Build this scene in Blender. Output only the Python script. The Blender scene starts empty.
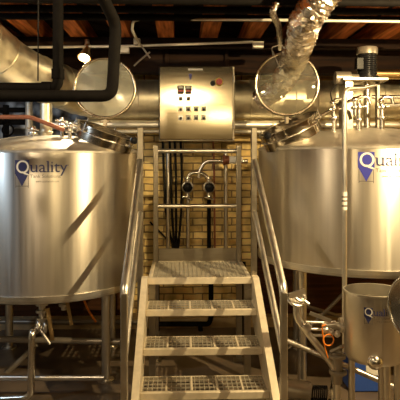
import bpy, math, random
from mathutils import Vector, Matrix
random.seed(7)
C = bpy.context.scene.collection
F = 560.0; EYE = 1.784; HY = 160.0; TH = math.atan(20/560.0)
# ---------------------------------------------------------------- camera, world, lights
cam_d = bpy.data.cameras.new('camera'); cam = bpy.data.objects.new('camera', cam_d); C.objects.link(cam)
cam.location = (0, 0, EYE); cam.rotation_euler = (math.pi/2, 0, -TH)
cam_d.sensor_fit = 'HORIZONTAL'; cam_d.sensor_width = 36; cam_d.lens = 36*F/400
cam_d.shift_y = -(200-HY)/400.0; cam_d.clip_end = 60
bpy.context.scene.camera = cam
sc = bpy.context.scene
sc.view_settings.view_transform = 'Standard'; sc.view_settings.look = 'None'
sc.view_settings.gamma = 1; sc.view_settings.use_curve_mapping = False
sc.view_settings.exposure = -0.1
w = bpy.data.worlds.new('World'); sc.world = w; w.use_nodes = True
w.node_tree.nodes['Background'].inputs[0].default_value = (0.9, 0.75, 0.5, 1)
w.node_tree.nodes['Background'].inputs[1].default_value = 0.03

def P(px, py, D):
    """a point seen at that pixel, D metres in front of the camera, in room coordinates"""
    xc = (px-200)/F*D
    return Vector((xc*math.cos(TH)+D*math.sin(TH), D*math.cos(TH)-xc*math.sin(TH), EYE+(HY-py)/F*D))
def spot(name, loc, target, power, col=(1, .70, .36), size=100, blend=.6, rad=.05):
    d = bpy.data.lights.new(name, 'SPOT'); d.energy = power; d.color = col
    d.spot_size = math.radians(size); d.spot_blend = blend; d.shadow_soft_size = rad
    o = bpy.data.objects.new(name, d); C.objects.link(o); o.location = loc
    o.rotation_euler = (Vector(target)-Vector(loc)).to_track_quat('-Z', 'Y').to_euler()
    return o
WARM = (1, .74, .37)
spot('lamp_light_main', (1.9, 2.6, 2.85), (.7, 4.3, .6), 490, WARM, 150, .4, .012)
spot('lamp_light_left', (-1.35, 2.3, 2.85), (-1.0, 4.6, 1.0), 68, (1, .76, .46), 130, .5, .04)
spot('fill_light_right_dome', (2.6, 4.4, 2.85), (1.6, 4.6, 1.6), 25, WARM, 140, .5, .05)  # added unseen light to brighten the right dome
spot('fill_light_tanks', (-.9, -.8, 2.75), (-.6, 5, 1.3), 45, (1, .74, .42), 80)  # added fill from behind the camera for the left tank
spot('fill_light_tanks', (.9, -1.2, 2.75), (.9, 5, 1.3), 60, WARM, 70)  # added fill from behind the camera for the right tank
spot('fill_light_cool', (-2.6, 3.2, 2.6), (-1.9, 5.4, 1.4), 50, (.62, .8, 1), 110)  # added cool spot for a bluish cast at the left; source unknown
spot('fill_light_bricks', (.1, 1.4, 2.86), (.13, 6.2, 1.0), 130, WARM, 50, .7)  # added fill to brighten the back bricks and stair fronts
spot('fill_light_front_wall', (0.2, -1.2, 2.8), (0.2, -2.8, 1.0), 60, WARM, 130)  # added unseen light on the front wall for the steel to reflect

# ---------------------------------------------------------------- materials
def mat(name):
    m = bpy.data.materials.new(name); m.use_nodes = True
    nt = m.node_tree; return m, nt, nt.nodes['Principled BSDF']
def N(nt, t, **kw):
    n = nt.nodes.new(t)
    for k, v in kw.items(): setattr(n, k, v)
    return n
def simple(name, col, rough=.5, metal=0, noise=0, nscale=8, bump=0, emit=None, estr=0, coat=0):
    m, nt, b = mat(name)
    b.inputs['Base Color'].default_value = (*col, 1); b.inputs['Roughness'].default_value = rough
    b.inputs['Metallic'].default_value = metal
    if max(col) < .02: b.inputs['Specular IOR Level'].default_value = .12
    if coat: b.inputs['Coat Weight'].default_value = coat
    tc = N(nt, 'ShaderNodeTexCoord'); n = N(nt, 'ShaderNodeTexNoise'); n.inputs['Scale'].default_value = nscale
    n.inputs['Detail'].default_value = 5
    nt.links.new(tc.outputs['Object'], n.inputs['Vector'])
    if noise:
        r = N(nt, 'ShaderNodeMapRange'); r.inputs[1].default_value = .3; r.inputs[2].default_value = .7
        r.inputs[3].default_value = 1-noise; r.inputs[4].default_value = 1+noise
        nt.links.new(n.outputs['Fac'], r.inputs[0])
        mx = N(nt, 'ShaderNodeVectorMath', operation='SCALE'); mx.inputs[0].default_value = col
        nt.links.new(r.outputs[0], mx.inputs['Scale']); nt.links.new(mx.outputs[0], b.inputs['Base Color'])
    if bump:
        bp = N(nt, 'ShaderNodeBump'); bp.inputs['Strength'].default_value = bump; bp.inputs['Distance'].default_value = .01
        nt.links.new(n.outputs['Fac'], bp.inputs['Height']); nt.links.new(bp.outputs[0], b.inputs['Normal'])
    if emit: b.inputs['Emission Color'].default_value = (*emit, 1); b.inputs['Emission Strength'].default_value = estr
    return m
def steel(name, col=(.66, .62, .56), rough=.3, stretch=(1, 1, 40), var=.12, aniso=0, axis='Z', scale=3, cvar=.06):
    m, nt, b = mat(name)
    b.inputs['Metallic'].default_value = 1
    tc = N(nt, 'ShaderNodeTexCoord'); mp = N(nt, 'ShaderNodeMapping'); mp.inputs['Scale'].default_value = stretch
    n = N(nt, 'ShaderNodeTexNoise'); n.inputs['Scale'].default_value = scale; n.inputs['Detail'].default_value = 6
    nt.links.new(tc.outputs['Object'], mp.inputs[0]); nt.links.new(mp.outputs[0], n.inputs['Vector'])
    r = N(nt, 'ShaderNodeMapRange'); r.inputs[1].default_value = .3; r.inputs[2].default_value = .7
    r.inputs[3].default_value = max(.03, rough-var); r.inputs[4].default_value = rough+var
    nt.links.new(n.outputs['Fac'], r.inputs[0]); nt.links.new(r.outputs[0], b.inputs['Roughness'])
    r2 = N(nt, 'ShaderNodeMapRange'); r2.inputs[1].default_value = .3; r2.inputs[2].default_value = .7
    r2.inputs[3].default_value = 1-cvar; r2.inputs[4].default_value = 1+cvar
    mx = N(nt, 'ShaderNodeVectorMath', operation='SCALE'); mx.inputs[0].default_value = col
    nt.links.new(n.outputs['Fac'], r2.inputs[0]); nt.links.new(r2.outputs[0], mx.inputs['Scale'])
    nt.links.new(mx.outputs[0], b.inputs['Base Color'])
    if aniso:
        b.inputs['Anisotropic'].default_value = aniso; b.inputs['Anisotropic Rotation'].default_value = .25
        if axis == 'FLAT':
            b.inputs['Anisotropic Rotation'].default_value = 0; tg = N(nt, 'ShaderNodeCombineXYZ'); tg.inputs[0].default_value = 1
        else: tg = N(nt, 'ShaderNodeTangent', direction_type='RADIAL', axis=axis)
        nt.links.new(tg.outputs[0], b.inputs['Tangent'])
    return m
M = {}
M['tank'] = steel('brushed_tank_steel', (.68, .64, .57), .43, (9, 9, .25), .06, .8, cvar=.08)  # color streaks imitate vertical reflections on the brushed shell
M['rail'] = steel('rail_tube_steel', (.80, .78, .73), .36, (4, 4, 4), .04)
M['lid_ring'] = steel('lid_ring_steel', (.50, .43, .33), .25, (4, 4, 4), .05)
M['dome'] = steel('tank_head_steel', (.78, .74, .67), .45, (6, 6, 6), .06)
M['steel'] = steel('stainless_steel', (.72, .69, .63), .34, (4, 4, 4), .06)
M['polish'] = steel('polished_steel', (.76, .73, .67), .24, (4, 4, 4), .05)
M['collar'] = steel('collar_steel', (.48, .43, .35), .2, (2, 2, 30), .06)
M['sanded'] = steel('sanded_square_tube', (.37, .33, .265), .36, (3, 3, 30), .08)
M['panel'] = steel('brushed_panel_steel', (.34, .30, .22), .15, (1, 1, 40), .02, .75, 'FLAT', cvar=.015)
M['galv'] = steel('galvanised_duct', (.80, .74, .57), .45, (5, 5, 5), .1, cvar=.12)
M['tread'] = simple('tread_metal', (.70, .62, .48), .48, .3, .1, 20)
M['grate'] = simple('grating_metal', (.46, .42, .34), .5, .5, .1, 20)
M['foil'] = simple('crumpled_foil', (.80, .74, .66), .22, 1, .1, 30, 1.0)
M['black_pipe'] = simple('black_iron_pipe', (.005, .004, .0035), .8, 0, .3, 30)
M['black'] = simple('black_plastic', (.012, .012, .014), .35)
M['rubber'] = simple('black_cable', (.014, .013, .012), .5)
M['conduit'] = simple('pale_conduit', (.62, .58, .5), .4, .3, .1, 20)
M['copper'] = simple('rusty_pipe', (.28, .10, .05), .5, .3, .2, 40)
M['brass'] = simple('brass_pipe', (.72, .52, .25), .3, 1, .1)
M['white'] = simple('white_label', (.88, .86, .80), .5)
M['red'] = simple('red_plastic', (.55, .03, .015), .35)
M['yellow'] = simple('yellow_plate', (.8, .55, .05), .4)
M['blue'] = simple('blue_vinyl', (.035, .04, .33), .45)
M['navy'] = simple('navy_vinyl', (.03, .035, .12), .45)
M['grey_vinyl'] = simple('grey_vinyl', (.16, .14, .13), .5)
M['ring'] = simple('white_vinyl', (.75, .73, .68), .45)
M['bluebin'] = simple('blue_plastic', (.03, .09, .42), .4)
M['orange'] = simple('orange_cord', (.85, .25, .02), .45)
M['stain'] = simple('pump_grey', (.33, .29, .24), .4, .6)
M['wood'] = None
def wood(name, c1, c2, sc_=(1, 14, 14)):
    m, nt, b = mat(name)
    tc = N(nt, 'ShaderNodeTexCoord'); mp = N(nt, 'ShaderNodeMapping'); mp.inputs['Scale'].default_value = sc_
    n = N(nt, 'ShaderNodeTexNoise'); n.inputs['Scale'].default_value = 2; n.inputs['Detail'].default_value = 6
    cr = N(nt, 'ShaderNodeValToRGB'); cr.color_ramp.elements[0].color = (*c1, 1); cr.color_ramp.elements[1].color = (*c2, 1)
    cr.color_ramp.elements[0].position = .35; cr.color_ramp.elements[1].position = .7
    nt.links.new(tc.outputs['Object'], mp.inputs[0]); nt.links.new(mp.outputs[0], n.inputs['Vector'])
    nt.links.new(n.outputs['Fac'], cr.inputs[0]); nt.links.new(cr.outputs[0], b.inputs['Base Color'])
    b.inputs['Roughness'].default_value = .85; b.inputs['Specular IOR Level'].default_value = .15
    return m
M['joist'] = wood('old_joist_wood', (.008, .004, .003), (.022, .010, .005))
M['board'] = wood('orange_joist_wood', (.15, .045, .013), (.58, .18, .045), (14, 1, 14))
M['shade_plank'] = wood('shade_planks', (.05, .022, .01), (.12, .05, .02), (1, 1, 14))  # dark brown that stands in for the gloom below the tanks
def brick_mat():
    m, nt, b = mat('yellow_brick')
    tc = N(nt, 'ShaderNodeTexCoord'); sp = N(nt, 'ShaderNodeSeparateXYZ'); cb = N(nt, 'ShaderNodeCombineXYZ')
    nt.links.new(tc.outputs['Object'], sp.inputs[0])
    add = N(nt, 'ShaderNodeMath', operation='ADD')
    nt.links.new(sp.outputs[0], add.inputs[0]); nt.links.new(sp.outputs[1], add.inputs[1])
    nt.links.new(add.outputs[0], cb.inputs[0]); nt.links.new(sp.outputs[2], cb.inputs[1])
    # wobble
    n0 = N(nt, 'ShaderNodeTexNoise'); n0.inputs['Scale'].default_value = 6
    nt.links.new(tc.outputs['Object'], n0.inputs['Vector'])
    wob = N(nt, 'ShaderNodeMixRGB', blend_type='LINEAR_LIGHT'); wob.inputs[0].default_value = .012
    nt.links.new(cb.outputs[0], wob.inputs[1]); nt.links.new(n0.outputs['Color'], wob.inputs[2])
    br = N(nt, 'ShaderNodeTexBrick'); br.inputs['Scale'].default_value = 1
    br.inputs['Brick Width'].default_value = .215; br.inputs['Row Height'].default_value = .076
    br.inputs['Mortar Size'].default_value = .008; br.inputs['Mortar Smooth'].default_value = .3; br.inputs['Bias'].default_value = 0
    br.inputs['Color1'].default_value = (.98, .76, .33, 1); br.inputs['Color2'].default_value = (.66, .46, .17, 1)
    br.inputs['Mortar'].default_value = (.27, .19, .10, 1)
    nt.links.new(wob.outputs[0], br.inputs['Vector'])
    n = N(nt, 'ShaderNodeTexNoise'); n.inputs['Scale'].default_value = 5; n.inputs['Detail'].default_value = 8
    nt.links.new(tc.outputs['Object'], n.inputs['Vector'])
    r = N(nt, 'ShaderNodeMapRange'); r.inputs[1].default_value = .3; r.inputs[2].default_value = .7; r.inputs[3].default_value = .42; r.inputs[4].default_value = 1.35
    nt.links.new(n.outputs['Fac'], r.inputs[0])
    mx = N(nt, 'ShaderNodeVectorMath', operation='SCALE')
    nt.links.new(br.outputs['Color'], mx.inputs[0]); nt.links.new(r.outputs[0], mx.inputs['Scale'])
    # whitewashed rubble stone at the far left end of the wall
    v = N(nt, 'ShaderNodeTexVoronoi'); v.inputs['Scale'].default_value = 9
    nt.links.new(tc.outputs['Object'], v.inputs['Vector'])
    cr = N(nt, 'ShaderNodeValToRGB'); cr.color_ramp.elements[0].color = (.62, .66, .70, 1); cr.color_ramp.elements[0].position = .2
    cr.color_ramp.elements[1].color = (.10, .10, .11, 1); cr.color_ramp.elements[1].position = .62
    nt.links.new(v.outputs['Distance'], cr.inputs[0])
    lt = N(nt, 'ShaderNodeMath', operation='LESS_THAN'); lt.inputs[1].default_value = -1.02
    nt.links.new(sp.outputs[0], lt.inputs[0])
    mix = N(nt, 'ShaderNodeMixRGB'); nt.links.new(lt.outputs[0], mix.inputs[0])
    nt.links.new(mx.outputs[0], mix.inputs[1]); nt.links.new(cr.outputs[0], mix.inputs[2])
    nt.links.new(mix.outputs[0], b.inputs['Base Color'])
    b.inputs['Roughness'].default_value = .85
    bp = N(nt, 'ShaderNodeBump'); bp.inputs['Strength'].default_value = .6; bp.inputs['Distance'].default_value = .012
    inv = N(nt, 'ShaderNodeMath', operation='SUBTRACT'); inv.inputs[0].default_value = 1
    nt.links.new(br.outputs['Fac'], inv.inputs[1]); nt.links.new(inv.outputs[0], bp.inputs['Height'])
    nt.links.new(bp.outputs[0], b.inputs['Normal'])
    return m
M['brick'] = brick_mat()
M['floor'] = simple('concrete_floor', (.12, .088, .06), .42, 0, .35, 3, .3)
M['kerb'] = simple('pale_concrete', (.42, .31, .17), .8, 0, .2, 6, .3)
def glass(name, tint, fog, fogcol, rough):
    m, nt, b = mat(name)
    b.inputs['Base Color'].default_value = (*tint, 1); b.inputs['Transmission Weight'].default_value = 1
    b.inputs['Roughness'].default_value = rough; b.inputs['IOR'].default_value = 1.4
    b2 = N(nt, 'ShaderNodeBsdfPrincipled'); b2.inputs['Base Color'].default_value = (*fogcol, 1); b2.inputs['Roughness'].default_value = .5
    n = N(nt, 'ShaderNodeTexNoise'); n.inputs['Scale'].default_value = 7; n.inputs['Detail'].default_value = 5
    r = N(nt, 'ShaderNodeMapRange'); r.inputs[1].default_value = .35; r.inputs[2].default_value = .7
    r.inputs[3].default_value = fog*.6; r.inputs[4].default_value = min(1, fog*1.35)
    tc = N(nt, 'ShaderNodeTexCoord'); nt.links.new(tc.outputs['Object'], n.inputs['Vector'])
    nt.links.new(n.outputs['Fac'], r.inputs[0])
    mx = N(nt, 'ShaderNodeMixShader'); nt.links.new(r.outputs[0], mx.inputs[0])
    nt.links.new(b.outputs[0], mx.inputs[1]); nt.links.new(b2.outputs[0], mx.inputs[2])
    nt.links.new(mx.outputs[0], nt.nodes['Material Output'].inputs[0])
    return m
M['glass_fog'] = glass('fogged_glass', (.97, .97, .92), .20, (.72, .72, .6), .15)
M['glass'] = glass('clear_glass', (.96, .95, .88), .08, (.6, .58, .45), .02)
M['bulb'] = simple('lit_bulb', (1, .9, .7), .3, emit=(1, .85, .55), estr=14)

# ---------------------------------------------------------------- mesh helpers
class MB:
    def __init__(s): s.v = []; s.f = []
    def add(s, vs, fs):
        o = len(s.v); s.v += [Vector(v) for v in vs]; s.f += [tuple(i+o for i in f) for f in fs]; return s
    def box(s, lo, hi, mtx=None):
        x0, y0, z0 = lo; x1, y1, z1 = hi
        vs = [Vector(v) for v in ((x0,y0,z0),(x1,y0,z0),(x1,y1,z0),(x0,y1,z0),(x0,y0,z1),(x1,y0,z1),(x1,y1,z1),(x0,y1,z1))]
        if mtx: vs = [mtx @ v for v in vs]
        return s.add(vs, [(0,3,2,1),(4,5,6,7),(0,1,5,4),(1,2,6,5),(2,3,7,6),(3,0,4,7)])
    def bbox(s, lo, hi, b=.004):
        """box with chamfered vertical and horizontal edges"""
        x0, y0, z0 = lo; x1, y1, z1 = hi
        def ring(z, i): return [(x0+i+b,y0+i,z),(x1-i-b,y0+i,z),(x1-i,y0+i+b,z),(x1-i,y1-i-b,z),(x1-i-b,y1-i,z),(x0+i+b,y1-i,z),(x0+i,y1-i-b,z),(x0+i,y0+i+b,z)]
        vs = ring(z0, b)+ring(z0+b, 0)+ring(z1-b, 0)+ring(z1, b); fs = []
        for k in range(3):
            for i in range(8): j = (i+1) % 8; fs.append((k*8+i, k*8+j, k*8+8+j, k*8+8+i))
        fs.append(tuple(reversed(range(8)))); fs.append(tuple(range(24, 32)))
        return s.add(vs, fs)
    def beam(s, a, b, wd, ht, up=(0, 0, 1)):
        a = Vector(a); b = Vector(b); d = (b-a); L = d.length; d.normalize()
        x = d.cross(Vector(up)).normalized(); z = x.cross(d)
        m = Matrix((x, d, z)).transposed().to_4x4(); m.translation = a
        return s.box((-wd/2, 0, -ht/2), (wd/2, L, ht/2), m)
    def tube(s, pts, r, seg=14, fil=None, closed=False, cap=True):
        pts = [Vector(p) for p in pts]
        if fil is None: fil = 0 if callable(r) else r*2.6
        if not closed and fil > 0 and len(pts) > 2:
            q = [pts[0]]
            for i in range(1, len(pts)-1):
                a, p, b = pts[i-1], pts[i], pts[i+1]
                la, lb = (a-p).length, (b-p).length
                f = min(fil, la*.48, lb*.48); A = p+(a-p)/la*f; B = p+(b-p)/lb*f
                for k in range(7):
                    t = k/6; q.append(A*(1-t)**2+p*2*t*(1-t)+B*t*t)
            q.append(pts[-1]); pts = q
        n = len(pts); rings = []; prev = None
        for i in range(n):
            if closed: d = (pts[(i+1) % n]-pts[i-1]).normalized()
            else: d = (pts[min(i+1, n-1)]-pts[max(i-1, 0)]).normalized()
            if prev is None:
                u = d.orthogonal().normalized()
            else:
                u = (prev-d*prev.dot(d)).normalized()
            prev = u; v = d.cross(u)
            rr = r(i/(n-1)) if callable(r) else r
            rings.append([pts[i]+(u*math.cos(2*math.pi*k/seg)+v*math.sin(2*math.pi*k/seg))*rr for k in range(seg)])
        vs = [p for rg in rings for p in rg]; fs = []
        for i in range(n if closed else n-1):
            i2 = (i+1) % n
            for k in range(seg): k2 = (k+1) % seg; fs.append((i*seg+k, i*seg+k2, i2*seg+k2, i2*seg+k))
        if not closed and cap: fs.append(tuple(reversed(range(seg)))); fs.append(tuple((n-1)*seg+k for k in range(seg)))
        return s.add(vs, fs)
    def lathe(s, prof, o, ax=(0, 0, 1), seg=48, closed=False):
        o = Vector(o); ax = Vector(ax).normalized(); u = ax.orthogonal().normalized()
        if abs(ax.z) > .999: u = Vector((1, 0, 0))
        v = ax.cross(u); vs = []; fs = []
        for (r, h) in prof:
            for k in range(seg):
                t = 2*math.pi*k/seg; vs.append(o+ax*h+(u*math.cos(t)+v*math.sin(t))*max(r, 1e-4))
        m = len(prof)
        for i in range(m if closed else m-1):
            j = (i+1) % m
            for k in range(seg): k2 = (k+1) % seg; fs.append((i*seg+k, i*seg+k2, j*seg+k2, j*seg+k))
        return s.add(vs, fs)
    def cyl(s, a, b, r, seg=20, r2=None):
        a = Vector(a); b = Vector(b); L = (b-a).length; r2 = r if r2 is None else r2
        return s.lathe([(0, 0), (r, 0), (r2, L), (0, L)], a, b-a, seg)
    def torus(s, o, ax, R, r, seg=48, ss=10):
        return s.lathe([(R+r*math.cos(2*math.pi*k/ss), r*math.sin(2*math.pi*k/ss)) for k in range(ss)], o, ax, seg, True)
    def ball(s, o, r, seg=16, sq=1):
        return s.lathe([(r*math.sin(math.pi*k/8), -r*sq*math.cos(math.pi*k/8)) for k in range(9)], o, (0, 0, 1), seg)
    def build(s, name, m, parent=None, smooth=True, ang=38, base=None):
        me = bpy.data.meshes.new(name)
        if parent is not None:
            off = Vector(parent.get('_base', (0, 0, 0)))
        elif base is not None: off = Vector(base)
        else:
            xs = [v.x for v in s.v]; ys = [v.y for v in s.v]; zs = [v.z for v in s.v]
            off = Vector(((min(xs)+max(xs))/2, (min(ys)+max(ys))/2, min(zs)))
        me.from_pydata([v-off for v in s.v], [], s.f); me.update()
        me.materials.append(m)
        if smooth:
            me.shade_smooth(); me.set_sharp_from_angle(angle=math.radians(ang))
        o = bpy.data.objects.new(name, me); C.objects.link(o)
        if parent is not None: o.parent = parent
        else: o.location = off
        o['_base'] = tuple(off)
        return o
def thing(name, label, cat, loc, group=None):
    o = bpy.data.objects.new(name, None); C.objects.link(o); o.location = loc; o['_base'] = tuple(loc)
    o.empty_display_size = .1
    o['label'] = label; o['category'] = cat
    if group: o['group'] = group
    return o
def tag(o, label, cat, group=None):
    o['label'] = label; o['category'] = cat
    if group: o['group'] = group
    return o
def struct(o): o['kind'] = 'structure'; return o
def text_mesh(s, size, spacing=1.0):
    cu = bpy.data.curves.new('t', 'FONT'); cu.body = s; cu.size = size; cu.space_character = spacing
    cu.fill_mode = 'FRONT' if hasattr(cu, 'fill_mode') else cu.fill_mode
    cu.extrude = 0; cu.resolution_u = 3
    o = bpy.data.objects.new('t', cu); C.objects.link(o)
    bpy.context.view_layer.update()
    me = bpy.data.meshes.new_from_object(o.evaluated_get(bpy.context.evaluated_depsgraph_get()))
    vs = [v.co.copy() for v in me.vertices]; fs = [tuple(p.vertices) for p in me.polygons]
    bpy.data.objects.remove(o); bpy.data.curves.remove(cu); bpy.data.meshes.remove(me)
    return vs, fs

# ---------------------------------------------------------------- the room
X0, X1, Y0, Y1, ZC = -2.9, 3.3, -3.0, 6.2, 3.10
b = MB(); b.box((X0-.15, Y0-.15, -.12), (X1+.15, Y1+.15, 0)); struct(b.build('floor', M['floor'], smooth=False))
b = MB(); b.box((X0-.15, Y1, 0), (X1+.15, Y1+.15, ZC)); struct(b.build('wall_back', M['brick'], smooth=False, base=(0, 0, 0)))
b = MB(); b.box((X0-.15, Y0, 0), (X0, Y1, ZC)); struct(b.build('wall_left', M['brick'], smooth=False, base=(0, 0, 0)))
b = MB(); b.box((X1, Y0, 0), (X1+.15, Y1, ZC)); struct(b.build('wall_right', M['brick'], smooth=False, base=(0, 0, 0)))
b = MB(); b.box((X0-.15, Y0-.15, 0), (X1+.15, Y0, ZC)); struct(b.build('wall_front', M['brick'], smooth=False, base=(0, 0, 0)))
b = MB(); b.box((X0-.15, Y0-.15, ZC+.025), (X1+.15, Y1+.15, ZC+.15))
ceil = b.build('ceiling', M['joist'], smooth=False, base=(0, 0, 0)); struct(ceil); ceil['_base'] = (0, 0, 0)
# diagonal subfloor boards
b = MB(); ca, sa = math.cos(.9), math.sin(.9)
k = -60
while k < 60:
    c = k*.19; a0 = Vector((.2-sa*c-7*ca, 1.6+ca*c-7*sa, ZC+.0)); a1 = Vector((.2-sa*c+7*ca, 1.6+ca*c+7*sa, ZC+.0))
    # clip to the room
    pts = []
    for i in range(141):
        t = i/140; p = a0*(1-t)+a1*t
        if X0+.05 < p.x < X1-.05 and Y0+.05 < p.y < Y1-.05: pts.append(p)
    if len(pts) > 2: b.beam(pts[0], pts[-1], .18, .02)
    k += 1
b.build('subfloor_boards', M['joist'], ceil, smooth=False)
x = .275-.405*7
while x < X1:
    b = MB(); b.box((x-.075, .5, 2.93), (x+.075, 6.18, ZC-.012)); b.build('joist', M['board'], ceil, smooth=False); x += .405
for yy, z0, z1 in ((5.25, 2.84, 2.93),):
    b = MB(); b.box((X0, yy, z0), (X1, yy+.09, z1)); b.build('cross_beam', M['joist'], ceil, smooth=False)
for xa, xb, n in ((X0, -.62, 3), (.80, X1, 4)):
    b = MB(); b.box((xa, 6.10, .10), (xb, 6.19, 1.0)); struct(b.build('trim_%d' % n, M['shade_plank'], smooth=False))  # boards added to darken the wall under both tanks
b = MB(); b.box((X0, 5.6, 2.66), (X1, 5.78, ZC-.2)); struct(b.build('trim_1', M['joist'], smooth=False))
b = MB(); b.box((X0, 5.95, 0), (X1, 6.2, .10)); struct(b.build('trim_2', M['kerb'], smooth=False))

# ---------------------------------------------------------------- the stairs
SX = .155; HW = .4
SL = SX-HW; SR = SX+HW
st = thing('platform_stairs', 'stainless steel stairs with grating treads and railed platform in the middle', 'stairs', (SX, 4.2, 0))
PZ = EYE-.904; RISE = .176
TREADS = [(4.04, PZ-RISE), (3.73, PZ-2*RISE), (3.45, PZ-3*RISE), (3.17, PZ-4*RISE)]
def grating(b, x0, x1, y0, y1, z, nb=None, pitch=.024, cross=.085):
    n = int((x1-x0)/pitch)
    for i in range(n+1):
        x = x0+(x1-x0)*i/n; b.box((x-.0025, y0, z-.014), (x+.0025, y1, z))
    n = max(2, int((y1-y0)/cross))
    for i in range(n+1):
        yy = y0+(y1-y0)*i/n; b.box((x0, yy-.004, z-.010), (x1, yy+.004, z-.001))
# platform
yF, yB = 4.30, 5.02
b = MB(); b.bbox((SL, yF, PZ-.052), (SR, yF+.03, PZ)); b.bbox((SL, yB-.03, PZ-.052), (SR, yB, PZ))
b.bbox((SL, yF+.03, PZ-.052), (SL+.035, yB-.03, PZ)); b.bbox((SR-.035, yF+.03, PZ-.052), (SR, yB-.03, PZ))
b.bbox((SL+.035, 4.65, PZ-.052), (SR-.035, 4.68, PZ-.03))
pf = b.build('platform_frame', M['tread'], st)
b = MB(); grating(b, SL+.036, SR-.036, yF+.031, yB-.031, PZ, pitch=.034, cross=.055); b.build('platform_grating', M['grate'], pf, smooth=False)
for x in (SL+.03, SR-.03):
    for yy in (yF+.06, yB-.05):
        b = MB(); b.box((x-.025, yy-.025, 0), (x+.025, yy+.025, PZ-.05)); b.box((x-.05, yy-.05, 0), (x+.05, yy+.05, .01)); b.build('leg', M['sanded'], st)
for (D, z) in TREADS:
    yy = D
    b = MB(); b.bbox((SL+.001, yy, z-.048), (SR-.001, yy+.028, z)); b.box((SL+.001, yy+.255, z-.035), (SR-.001, yy+.265, z))
    for xx in (SL+.001, SR-.011): b.box((xx, yy+.028, z-.04), (xx+.01, yy+.255, z))
    for i in range(1, 5):
        xx = SL+2*HW*i/5; b.box((xx-.006, yy+.028, z-.035), (xx+.006, yy+.255, z+.001))
    t = b.build('tread', M['tread'], st)
    b = MB(); grating(b, SL+.012, SR-.012, yy+.028, yy+.255, z, pitch=.029, cross=.05); b.build('tread_grating', M['grate'], t, smooth=False)
# stringers
sl = RISE/.285
for x in (SL-.046, SR):
    b = MB(); yb, zb = 3.0, 0.0
    ytop, ztop = 4.33, PZ+.01
    prof = [(ytop, ztop), (ytop, ztop-.30), (3.10, 0), (2.86, 0), (2.80, .04), (4.24, ztop)]
    n = len(prof); vs = [(x, p[0], p[1]) for p in prof]+[(x+.046, p[0], p[1]) for p in prof]
    fs = [tuple(range(n)), tuple(reversed(range(n, 2*n)))]+[(i, i+n, (i+1) % n+n, (i+1) % n) for i in range(n)]
    b.add(vs, fs); b.build('stringer', M['tread'], st, smooth=False)
# newel posts, handrails
for s, x in ((-1, SL-.062), (1, SR+.022)):
    tp = P(140, 129, 4.33).z
    b = MB(); b.bbox((x-.022, 4.331, PZ-.28), (x+.022, 4.375, 2.035)); b.box((min(x, x-s*.05), 4.315, PZ-.15), (max(x, x-s*.05), 4.355, PZ-.10))
    b.build('newel_post', M['sanded'], st)
    ye = 3.10; ze = 1.06
    b = MB(); b.tube([(x, 4.32, 1.775), (x, ye+.02, ze+.012), (x, ye, ze-.035)], .024, 16, .04); b.build('handrail', M['rail'], st)
    b = MB(); b.tube([(x, 4.32, 1.775-.40), (x, ye+.02, ze-.35)], .021, 14); b.build('midrail', M['rail'], st)
    b = MB(); b.bbox((x-.019, ye-.022, 0.0), (x+.019, ye+.02, ze-.01)); b.bbox((min(x, x-s*.06), ye-.02, .10), (max(x, x-s*.06), ye+.015, .16)); b.build('rail_post', M['steel'], st)
# back guard
GZ = 1.915
for x in (SL+.03, SR-.03):
    b = MB(); b.bbox((x-.022, yB-.05, PZ-.05), (x+.022, yB-.006, GZ)); b.build('guard_post', M['sanded'], st)
b = MB(); b.tube([(SL+.04, yB-.028, P(200, 151, 5.0).z), (SR-.04, yB-.028, P(200, 151, 5.0).z)], .019); b.build('guard_top_rail', M['steel'], st)
b = MB(); b.tube([(SL+.04, yB-.028, P(200, 206, 5.0).z), (SR-.04, yB-.028, P(200, 206, 5.0).z)], .019); b.build('guard_mid_rail', M['steel'], st)
b = MB(); b.bbox((SL+.052, yB-.012, PZ), (SR-.052, yB-.004, PZ+.115), .002); b.build('toe_board', M['sanded'], st)

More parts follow.
